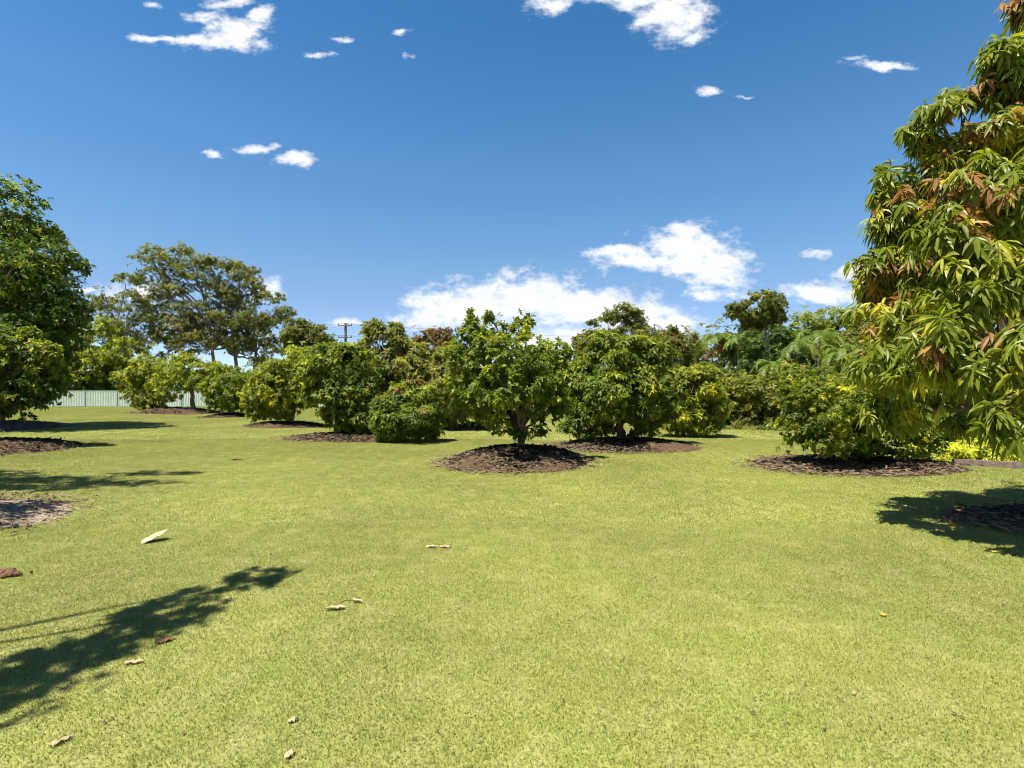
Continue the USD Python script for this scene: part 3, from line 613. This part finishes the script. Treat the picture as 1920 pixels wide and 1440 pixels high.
tree("dark_bush", "dark glossy bush at the lawn edge below the pale trunks", "bush", foot(1420, 27.5), 27.5, [(1402, 738, 40, 30), (1440, 758, 36, 34), (1390, 780, 30, 26), (1452, 730, 30, 22), (1430, 798, 36, 12), (1475, 760, 30, 34), (1372, 760, 18, 30), (1490, 790, 20, 18)], "olive", 4200, .19, .26, 8, .15, seed=28, r0=.09, split=.5, group=BG, grow=1.18, gap=.7, young="light", young_share=.1)
tree("background_tree", "leafy green tree between the thin trunked fruit tree and the dark bush", "tree", foot(1360, 31), 31, [(1335, 712, 34, 24), (1362, 722, 30, 28), (1390, 722, 26, 22), (1318, 700, 20, 16), (1325, 735, 26, 24), (1480, 715, 40, 30), (1520, 720, 40, 30)], "mid", 4000, .22, .23, 8, .3, seed=29, r0=.12, split=1.2, group=BG, grow=1.18, gap=.9, young="copper", young_share=.04)
tree("background_tree", "dense green tree mostly hidden behind the mango tree", "tree", foot(1790, 19), 19, [(1700, 700, 70, 50), (1800, 700, 80, 60), (1900, 710, 80, 70), (1760, 775, 60, 40), (1850, 790, 60, 36), (1960, 780, 70, 50)], "mid", 5200, .18, .24, 8, .25, seed=30, r0=.14, split=.8, group=BG, grow=1.18, gap=.7)
for j, (px, dd, top, rx, look, lab) in enumerate([
        (20, 68, 660, 70, "mid", "low green trees far behind the golden tree"), (330, 75, 690, 60, "olive", "low olive bush far behind the pale green tree by the fence"), (430, 64, 694, 60, "mid", "low green bush behind the small dark fruit tree"), (505, 64, 700, 46, "olive", "low olive bush behind the broad yellowish fruit tree"),
        (610, 66, 672, 60, "olive", "olive tree belt at the foot of the power pole"), (700, 60, 690, 60, "mid", "green bush far behind the tall greyish fruit tree"), (900, 56, 660, 70, "olive", "olive tree far behind the central fruit tree"), (1010, 58, 668, 60, "grey", "grey green tree far behind the right of the central tree"),
        (1090, 52, 680, 50, "mid", "green bush far behind the left of the broad tree"), (1340, 52, 612, 60, "olive", "olive bush far behind the orange fruited palm"), (1500, 48, 598, 70, "mid", "green trees far behind the tall palms"), (1640, 46, 588, 70, "olive", "olive tree far behind the round shrub"), (1420, 46, 604, 64, "dark", "dark green tree far behind the pale slender trunks"), (1580, 44, 630, 60, "olive", "green trees close behind the clump of palms")]):
    h = (760 - top) / 2
    tree("background_tree", lab, "tree", foot(px, dd), dd, [(px, top + h * .75, rx * .8, h * .75), (px - rx * .6, top + h * 1.1, rx * .6, h * .7), (px + rx * .6, top + h, rx * .6, h * .75), (px, top + h * 1.5, rx, h * .55)], look, 1700, .40, .24, 8, .3, seed=60 + j, r0=.16, split=1.0, group=BG, grow=1.18, gap=1.6)

# trees standing outside the frame on the left, known by the shade they throw on the lawn
SH = "trees beside the lawn at the left"
tree("shade_tree", "tall tree left of the camera whose bough shades the near lawn", "tree", (-9.4, 0.2, 0), 0, [((-9.50, 0.40, 6.2), (1.4, 1.2, 1.6)), ((-7.90, 0.50, 5.9), (.8, .5, .6)), ((-6.05, 0.85, 6.1), (.62, .26, .3)), ((-5.22, 1.50, 6.1), (.5, .36, .32)), ((-4.92, 2.55, 6.15), (.40, .5, .3)), ((-4.60, 3.25, 6.2), (.3, .32, .26)), ((-5.05, 1.95, 6.1), (.4, .2, .2))],
     "mid", 3000, .12, .24, 8, .3, seed=90, r0=.09, split=3.2, group=SH, sat=0, gap=.5, thr=.30, world=True)
tree("shade_tree", "tree left of the frame above the sandy mulch patch", "tree", (-9.6, 5.9, .06), 0, [((-9.50, 5.90, 4.8), (1.2, 1.1, 1.1)), ((-9.30, 5.70, 3.9), (1.0, .8, .7)), ((-10.20, 6.10, 4.0), (1.1, 1.0, .9))], "mid", 1500, .16, .24, 8, .3, seed=91, r0=.1, split=1.8, group=SH, sat=0, world=True)
tree("shade_tree", "taller tree left of the frame between the sandy patch and the brown mound", "tree", (-14.9, 6.9, 0), 0, [((-14.70, 6.90, 10.5), (2.0, 1.6, 1.6)), ((-12.90, 7.20, 11.6), (1.3, .45, .5)), ((-11.60, 8.00, 11.7), (1.0, .34, .36)), ((-11.50, 6.90, 11.7), (1.0, .36, .36)), ((-12.50, 6.40, 11.5), (1.0, .3, .4))],
     "dark", 1900, .16, .22, 7, .3, seed=92, r0=.2, split=6, group=SH, sat=0, world=True, thr=.3)


# palms: trunk, fronds of many leaflets, fruit
def palm(label, px, d, top_py, r_px, nf, seed, fruit=None, look="palm", rise=.5, bent=0.0):
    rng = np.random.default_rng(seed)
    b = np.array(foot(px, d)); top = at(px + bent, top_py, d)
    th = thing("palm_tree", label, "palm", b, "palms in the back garden")
    q = np.linspace(0, 1, 12)[:, None]
    pts = b * (1 - q) + top * q + np.array([0.12, 0, 0]) * np.sin(q * 3.1); pts[0, 2] -= .1
    rad = .085 - .025 * q[:, 0] + .012 * np.cos(np.arange(12) * np.pi); rad[0] = .14
    part(th, "trunk", *tube(pts, rad, 9), BARK["gum"], smooth=True)
    R = r_px / FPX * d
    for k in range(nf):
        az = k * 2.39996 + rng.uniform(-.2, .2); el = rise + .75 * (1 - k / nf) * 1.2 - .35
        L = R * rng.uniform(.9, 1.15); s = np.linspace(0, 1, 12)[:, None]
        hd = np.array([math.cos(az), math.sin(az), 0])
        spine = top + hd * (np.sin(s * 1.35) / 1.0 * L * math.cos(el)) + np.array([0, 0, 1.0]) * (L * (s * math.sin(el) + .12) - L * .75 * s ** 2.2)
        side = np.array([-hd[1], hd[0], 0])
        bits = [tube(spine, .02 * (1 - .8 * s[:, 0]), 4)]
        m = 15
        ts = np.linspace(.14, .99, m); idx = ts * 11
        P = np.array([np.interp(idx, np.arange(12), spine[:, a]) for a in range(3)]).T
        T = np.gradient(P, axis=0); T /= np.linalg.norm(T, axis=1, keepdims=True)
        ll = L * .42 * np.sin(np.clip(ts * 1.1 + .35, 0, 3)) * (1 - .45 * ts)
        for sg in (-1, 1):
            dr = T * .65 + side * sg * .9 + np.array([0, 0, .12]); dr /= np.linalg.norm(dr, axis=1, keepdims=True)
            tip = P + dr * ll[:, None] - np.array([0, 0, 1.0]) * (ll * rng.uniform(.25, .6, m))[:, None]
            mid = (P + tip) / 2 + np.array([0, 0, 1.0]) * (ll * .10)[:, None]
            wv = T * .05
            v = np.stack([P - wv * .5, P + wv * .5, mid - wv, mid + wv, tip], 1).reshape(-1, 3)
            bb = np.arange(m)[:, None] * 5
            bits.append((v, np.vstack([bb + [0, 1, 3], bb + [0, 3, 2], bb + [2, 3, 4]])))
        part(th, "frond", *join(bits), LEAF[look])
    if fruit:
        for fx, fz in fruit:
            c = top + np.array([fx, -.25, fz]); bits = []
            for _ in range(110):
                o = c + rng.normal(size=3) * [.22, .2, .26]; s_ = trimesh.creation.icosphere(0, .055); bits.append((s_.vertices + o, s_.faces))
            part(th, "fruit_cluster", *join(bits), LEAF["copper"], kind="stuff", label="hanging orange palm fruit")
    return th


palm("palm with bright orange fruit clusters beside the tall slender tree", 1345, 45, 642, 44, 15, 201, fruit=[(.25, -.55), (-.7, -1.1), (.1, .25)])
palm("smaller palm behind the orange fruited one, nearer the pale trunks", 1382, 44, 640, 32, 13, 202)
palm("slender palm right of the pale trunks, its fronds drooping left", 1487, 35, 656, 52, 15, 203, bent=4)
palm("tallest palm in the middle of the clump behind the round shrub", 1532, 37, 640, 54, 15, 204)
palm("leaning palm right in the clump with a visible trunk", 1568, 34, 668, 52, 14, 205, bent=10)
palm("low bright palm at the right of the clump, touching the mango tree", 1610, 33, 680, 54, 14, 206)
palm("short palm at the left of the clump in front of the pale trunks", 1448, 33, 690, 42, 13, 207)

# undergrowth and garden bed at right
rng0 = np.random.default_rng(77)
uc = [(at(px, 820 + rng0.uniform(-6, 4), 24.5 + rng0.uniform(-.8, 1.2)), np.array([.7, .5, .42])) for px in np.linspace(1290, 1500, 16)]
ug = crown_leaves(uc, 3600, .30, .10, 7, -.3, rng0, thr=.3, tris=2, upbias=1.0, spread=(15, 70))
uv = ug[0]; uv[..., 2] = np.maximum(uv[..., 2], ground_z(uv[..., 0], uv[..., 1]) + .005)
um = usdkit.mesh(stage, "/World/undergrowth", leaf_mesh(uv, ug[1]), LEAF["olive"])
for key, val in (("kind", "stuff"), ("label", "rough uncut grass and low weeds along the far lawn edge"), ("category", "undergrowth")):
    um.GetPrim().SetCustomDataByKey(key, val)
for j, (px, py, rx, ry, dd, lab) in enumerate([(1790, 850, 28, 17, 12.9, "bright variegated shrub at the left end of the garden bed"), (1838, 838, 32, 25, 13.2, "tallest yellow variegated shrub in the middle of the garden bed"), (1895, 848, 34, 24, 12.7, "variegated shrub at the right edge in the garden bed"), (1960, 850, 40, 28, 12.4, "variegated shrub at the right end of the garden bed")]):
    tree("garden_shrub", lab, "shrub", foot(px, dd, 0.0), dd, [(px, py, rx, ry), (px - rx * .5, py + ry * .5, rx * .6, ry * .6), (px + rx * .5, py + ry * .4, rx * .6, ry * .6)], "bed", 900, .12, .2, 8, .2, seed=120 + j, r0=.03, split=.12, group="variegated shrubs in the garden bed", gap=.3)
timber = rough_look("edging_timber", (.07, .05, .042), (.19, .145, .12), 7, .5, .01, stretch=(.3, 3, 3))
e0, e1 = np.array([at(1786, 0, 12.25)[0], 12.25]), np.array([12.6, 11.1])
ed = (e1 - e0) / np.linalg.norm(e1 - e0); en = np.array([-ed[1], ed[0]])
th = thing("garden_edging", "weathered timber sleeper edging along the front of the garden bed", "garden edging", (e0[0], e0[1], 0))
step = np.linalg.norm(e1 - e0) / 2
for k in range(2):
    a, b = e0 + ed * (k * step + .006), e0 + ed * ((k + 1) * step - .006)
    m = trimesh.creation.box([np.linalg.norm(b - a), .10, .2]); m = m.subdivide(); m.apply_transform(trimesh.transformations.rotation_matrix(math.atan2(ed[1], ed[0]), [0, 0, 1])); c = (a + b) / 2
    m.apply_translation([c[0], c[1], .075 - .012 * k])
    part(th, "sleeper", m.vertices, m.faces, timber)

# ------------------------------------------------------------------ fence
FY = 56.5
sheet = rough_look("fence_sheet", (.33, .38, .32), (.42, .47, .40), 1.2, .05, .01, rough=.5)
postm = rough_look("fence_post", (.10, .16, .13), (.13, .19, .15), 2, .05, .01, rough=.5)
th = thing("sheet_fence", "pale green ribbed steel sheet fence along the far left boundary", "fence", (-40.0, FY, 0))
span = 3.4; fx0 = (160 - 960) / FPX * FY - 8 * span
prof = [(0, 0), (.05, 0), (.08, .035), (.14, .035), (.17, 0)]
for k in range(17):
    x0, x1 = fx0 + k * span + .05, fx0 + (k + 1) * span - .05
    px_, py_ = [], []
    n = int((x1 - x0) / .17)
    for r in range(n):
        for u_, w_ in prof[:-1]:
            px_.append(x0 + (r + u_ / .17) * (x1 - x0) / n); py_.append(FY - w_)
    px_.append(x1); py_.append(FY)
    px_, py_ = np.array(px_), np.array(py_); z = np.array([.04, 1.72])
    m = len(px_)
    v = np.concatenate([np.c_[px_, py_, np.full(m, z[0])], np.c_[px_, py_, np.full(m, z[1])], np.c_[px_, py_ + .012, np.full(m, z[0])], np.c_[px_, py_ + .012, np.full(m, z[1])]])
    i = np.arange(m - 1)
    f = np.vstack([np.c_[i, i + 1, m + i + 1, m + i], np.c_[2 * m + i + 1, 2 * m + i, 3 * m + i, 3 * m + i + 1], np.c_[m + i, m + i + 1, 3 * m + i + 1, 3 * m + i]])
    part(th, "fence_sheet", v, f, sheet)
    part(th, "rail", *join([box(x0, x1, FY - .045, FY + .03, 1.705, 1.765), box(x0, x1, FY - .045, FY + .03, .02, .07)]), postm)
for k in range(18):
    x = fx0 + k * span
    part(th, "post", *box(x - .06, x + .06, FY - .055, FY + .045, 0, 1.8), postm)

# ------------------------------------------------------------------ power pole and wires
pole_m = rough_look("pole_timber", (.09, .075, .06), (.18, .155, .13), 5, .3, .02, stretch=(1, 1, .2))
dark_m = rough_look("insulator_dark", (.05, .05, .05), (.09, .09, .09), 5, .1, .01, rough=.4)
PD = 66.0; pb = np.array(foot(648, PD)); ptop = at(648, 606, PD)[2]
th = thing("power_pole", "timber power pole with two crossarms above the orchard left of centre", "power pole", pb)
part(th, "pole", *tube(np.array([pb - [0, 0, .3], pb + [0, 0, 4], [pb[0], pb[1], ptop]]), np.array([.20, .18, .15]), 10), pole_m, smooth=True)
ends = []
for zpy, half in ((611, .85), (633, .85)):
    z = at(648, zpy, PD)[2]
    part(th, "crossarm", *box(pb[0] - half, pb[0] + half, pb[1] - .29, pb[1] - .17, z - .06, z + .06), pole_m)
    for sx in (-half * .92, half * .92, half * .45 if zpy < 620 else -half * .45):
        part(th, "insulator", *tube(np.array([[pb[0] + sx, pb[1] - .23, z + .06], [pb[0] + sx, pb[1] - .23, z + .14], [pb[0] + sx, pb[1] - .23, z + .2], [pb[0] + sx, pb[1] - .23, z + .26]]), np.array([.03, .065, .065, .03]), 8), dark_m)
        ends.append((pb[0] + sx, pb[1] - .23, z + .26))
wire_m = rough_look("wire_grey", (.02, .02, .02), (.03, .03, .03), 3, 0, .01, rough=1.0, spec=0.0)
for k, e in enumerate([ends[0], ends[2], ends[3], ends[5]]):
    e = np.array(e)
    for side, far in (("left", np.array([-92.0, 60 + k * .3, 9.6 - .35 * k])), ("right", np.array([70.0, 74 + k * .3, 9.0 - .35 * k]))):
        q = np.linspace(0, 1, 40)[:, None]
        pts = e * (1 - q) + far * q - np.array([0, 0, 1.0]) * (1.1 * 4 * q * (1 - q))
        v, f = tube(pts, .007, 4)
        t2 = thing("power_line", ["upper front", "upper middle", "lower front", "lower middle"][k] + f" electric wire running {side} from the power pole", "wire", e, "wires strung from the power pole")
        part(t2, "wire", v, f, wire_m)

# ------------------------------------------------------------------ fallen leaves and bark on the lawn
DRY = {"cream": rough_look("dry_cream", (.22, .19, .10), (.36, .32, .18), 14, .2, .01), "tan": rough_look("dry_tan", (.2, .145, .08), (.36, .28, .16), 22, .4, .01), "brown": rough_look("dry_brown", (.05, .025, .012), (.12, .06, .028), 22, .4, .01), "yellow": rough_look("dry_yellow", (.22, .15, .025), (.32, .25, .05), 20, .2, .01)}


def dry_leaf(label, px, py, length, width, turn, tone, curl=.5, lift=.02, cat="fallen leaf", name="fallen_leaf", seed=0, twist=0.0, arch=.1, pitch=0.0):
    d = EYE * FPX / (py - HORIZON); x = (px - 960) / FPX * d; z = float(ground_z(x, d)) + lift * .55
    rng = np.random.default_rng(500 + seed); curl *= .5; arch *= .5; width *= 1.15
    s = np.linspace(-.5, .5, 11); c = np.linspace(-1, 1, 7)
    S, Cc = np.meshgrid(s, c, indexing="ij")
    prof = np.clip(1 - np.abs(2 * S + .15) ** 2.4 * .96, .05, 1) ** .7
    ang = Cc * curl * 1.6 + twist * S
    X = S * length; Y = np.sin(ang) / max(curl * 1.6, .2) * width / 2 * prof; Z = (1 - np.cos(ang)) * width * .45 * prof + arch * length * (.25 - S ** 2) + .005 * rng.normal(size=S.shape) + (S + .5) * length * pitch
    a = math.radians(turn)
    v = np.stack([x + X * math.cos(a) - Y * math.sin(a), d + X * math.sin(a) + Y * math.cos(a), z + Z], -1)
    n, m = S.shape
    i, j = np.meshgrid(np.arange(n - 1), np.arange(m - 1), indexing="ij")
    q = np.stack([i * m + j, (i + 1) * m + j, (i + 1) * m + j + 1, i * m + j + 1], -1).reshape(-1, 4)
    top = v.reshape(-1, 3); bot = top - [0, 0, .0025]
    t = thing(name, label, cat, (x, d, z - lift), "fallen leaves on the lawn")
    part(t, "blade", *join([(top, q), (bot, q[:, ::-1])]), DRY[tone], smooth=True)
    return t, v


dry_leaf("pale cream curled leaf lying on the lawn near the sandy patch", 290, 1013, .26, .16, 44, "cream", curl=.35, lift=.015, seed=1, pitch=.42)
dry_leaf("tan crumpled leaf lying in the middle of the lawn", 810, 1031, .13, .055, 8, "tan", curl=.8, lift=.028, seed=2)
dry_leaf("brown tipped leaf touching the tan crumpled leaf", 836, 1031, .14, .05, -4, "tan", curl=.5, lift=.03, seed=3)
dry_leaf("long pale curled leaf at the left end of a dead sprig", 630, 1151, .16, .045, 8, "tan", curl=.9, lift=.035, seed=4)
dry_leaf("small pale leaf at the right end of the dead sprig", 670, 1138, .10, .03, -25, "cream", curl=.7, lift=.04, seed=5)
dry_leaf("thin curled leaf beside the near bough's shadow", 252, 1246, .11, .035, 15, "tan", curl=.8, lift=.028, seed=6)
dry_leaf("brown leaf inside the near bough's shadow", 310, 1205, .12, .06, 30, "brown", curl=.5, lift=.022, seed=7)
dry_leaf("pale twisted leaf at the bottom left of the lawn", 116, 1395, .10, .03, 60, "tan", curl=.9, lift=.028, seed=8)
dry_leaf("small upright pale leaf at the very bottom of the picture", 543, 1431, .055, .03, 75, "tan", curl=.5, lift=.03, seed=9)
dry_leaf("tiny pale leaf above the one at the very bottom", 549, 1365, .05, .025, 30, "tan", curl=.6, lift=.026, seed=10)
dry_leaf("small dark brown leaf far out on the lawn left of the central mound", 444, 865, .26, .1, 10, "brown", curl=.5, lift=.03, seed=11)
dry_leaf("single yellow leaf on the lawn below the mango's shadow", 1870, 1040, .12, .05, -20, "yellow", curl=.4, lift=.03, seed=12)
dry_leaf("yellowish leaf on the lawn in the right half, alone", 1656, 1154, .06, .04, 40, "yellow", curl=.4, lift=.026, seed=13)
dry_leaf("orange brown leaf at the edge of the dark mulch under the mango", 1845, 953, .14, .07, 20, "yellow", curl=.5, lift=.03, seed=14)
dry_leaf("pale leaf lying in the mango's shade", 1698, 950, .12, .03, 5, "cream", curl=.4, lift=.026, seed=15)
dry_leaf("small pale leaf in the lower right of the lawn", 1600, 1310, .05, .016, 60, "tan", curl=.6, lift=.026, seed=16)
rngb = np.random.default_rng(31)
nb = 260
by = 2.6 + 26 * rngb.random(nb) ** 1.8; bx = (rngb.random(nb) - .5) * 1.9 * by
bv, bf = chip_mesh(np.c_[bx, by, ground_z(bx, by) + .013], .5, rngb.uniform(.015, .045, nb), .4, rngb)
bm = usdkit.mesh(stage, "/World/leaf_litter", (bv, bf), island_look("lawn_litter", [(.07, .045, .02), (.16, .11, .05), (.28, .22, .11), (.34, .31, .10)]))
for key, val in (("kind", "stuff"), ("label", "tiny dry leaf scraps scattered thinly over the lawn"), ("category", "leaf litter")):
    bm.GetPrim().SetCustomDataByKey(key, val)
tw = at(650, 0, 4.2); p0 = np.array([tw[0], 4.2, float(ground_z(tw[0], 4.2)) + .03])
t3 = thing("dead_twig", "thin dark dead twig arching between the two leaves of the sprig", "twig", p0)
part(t3, "stem", *tube(np.array([p0 + [-.08, 0, 0], p0 + [-.02, .01, .03], p0 + [.04, .03, .028], p0 + [.10, .06, .005]]), np.array([.004, .004, .0035, .002]), 6), BARK["brown"])
dc = EYE * FPX / (1075 - HORIZON); cx = (18 - 960) / FPX * dc
rngc = np.random.default_rng(9); bits = []
for k in range(26):
    s_ = trimesh.creation.icosphere(1, rngc.uniform(.015, .04)); s_.vertices *= [1, 1, .7]; s_.vertices += (noise(s_.vertices * 60 + k, 3) - .5)[:, None] * .012
    s_.vertices += [cx + rngc.normal() * .07, dc + rngc.normal() * .04, float(ground_z(cx, dc)) + .025]; bits.append((s_.vertices, s_.faces))
t4 = thing("dirt_clump", "reddish brown crumbled clump of dirt at the left edge of the lawn", "dirt clump", (cx, dc, 0))
part(t4, "crumbs", *join(bits), rough_look("red_dirt", (.05, .025, .014), (.13, .065, .034), 30, .5, .01))
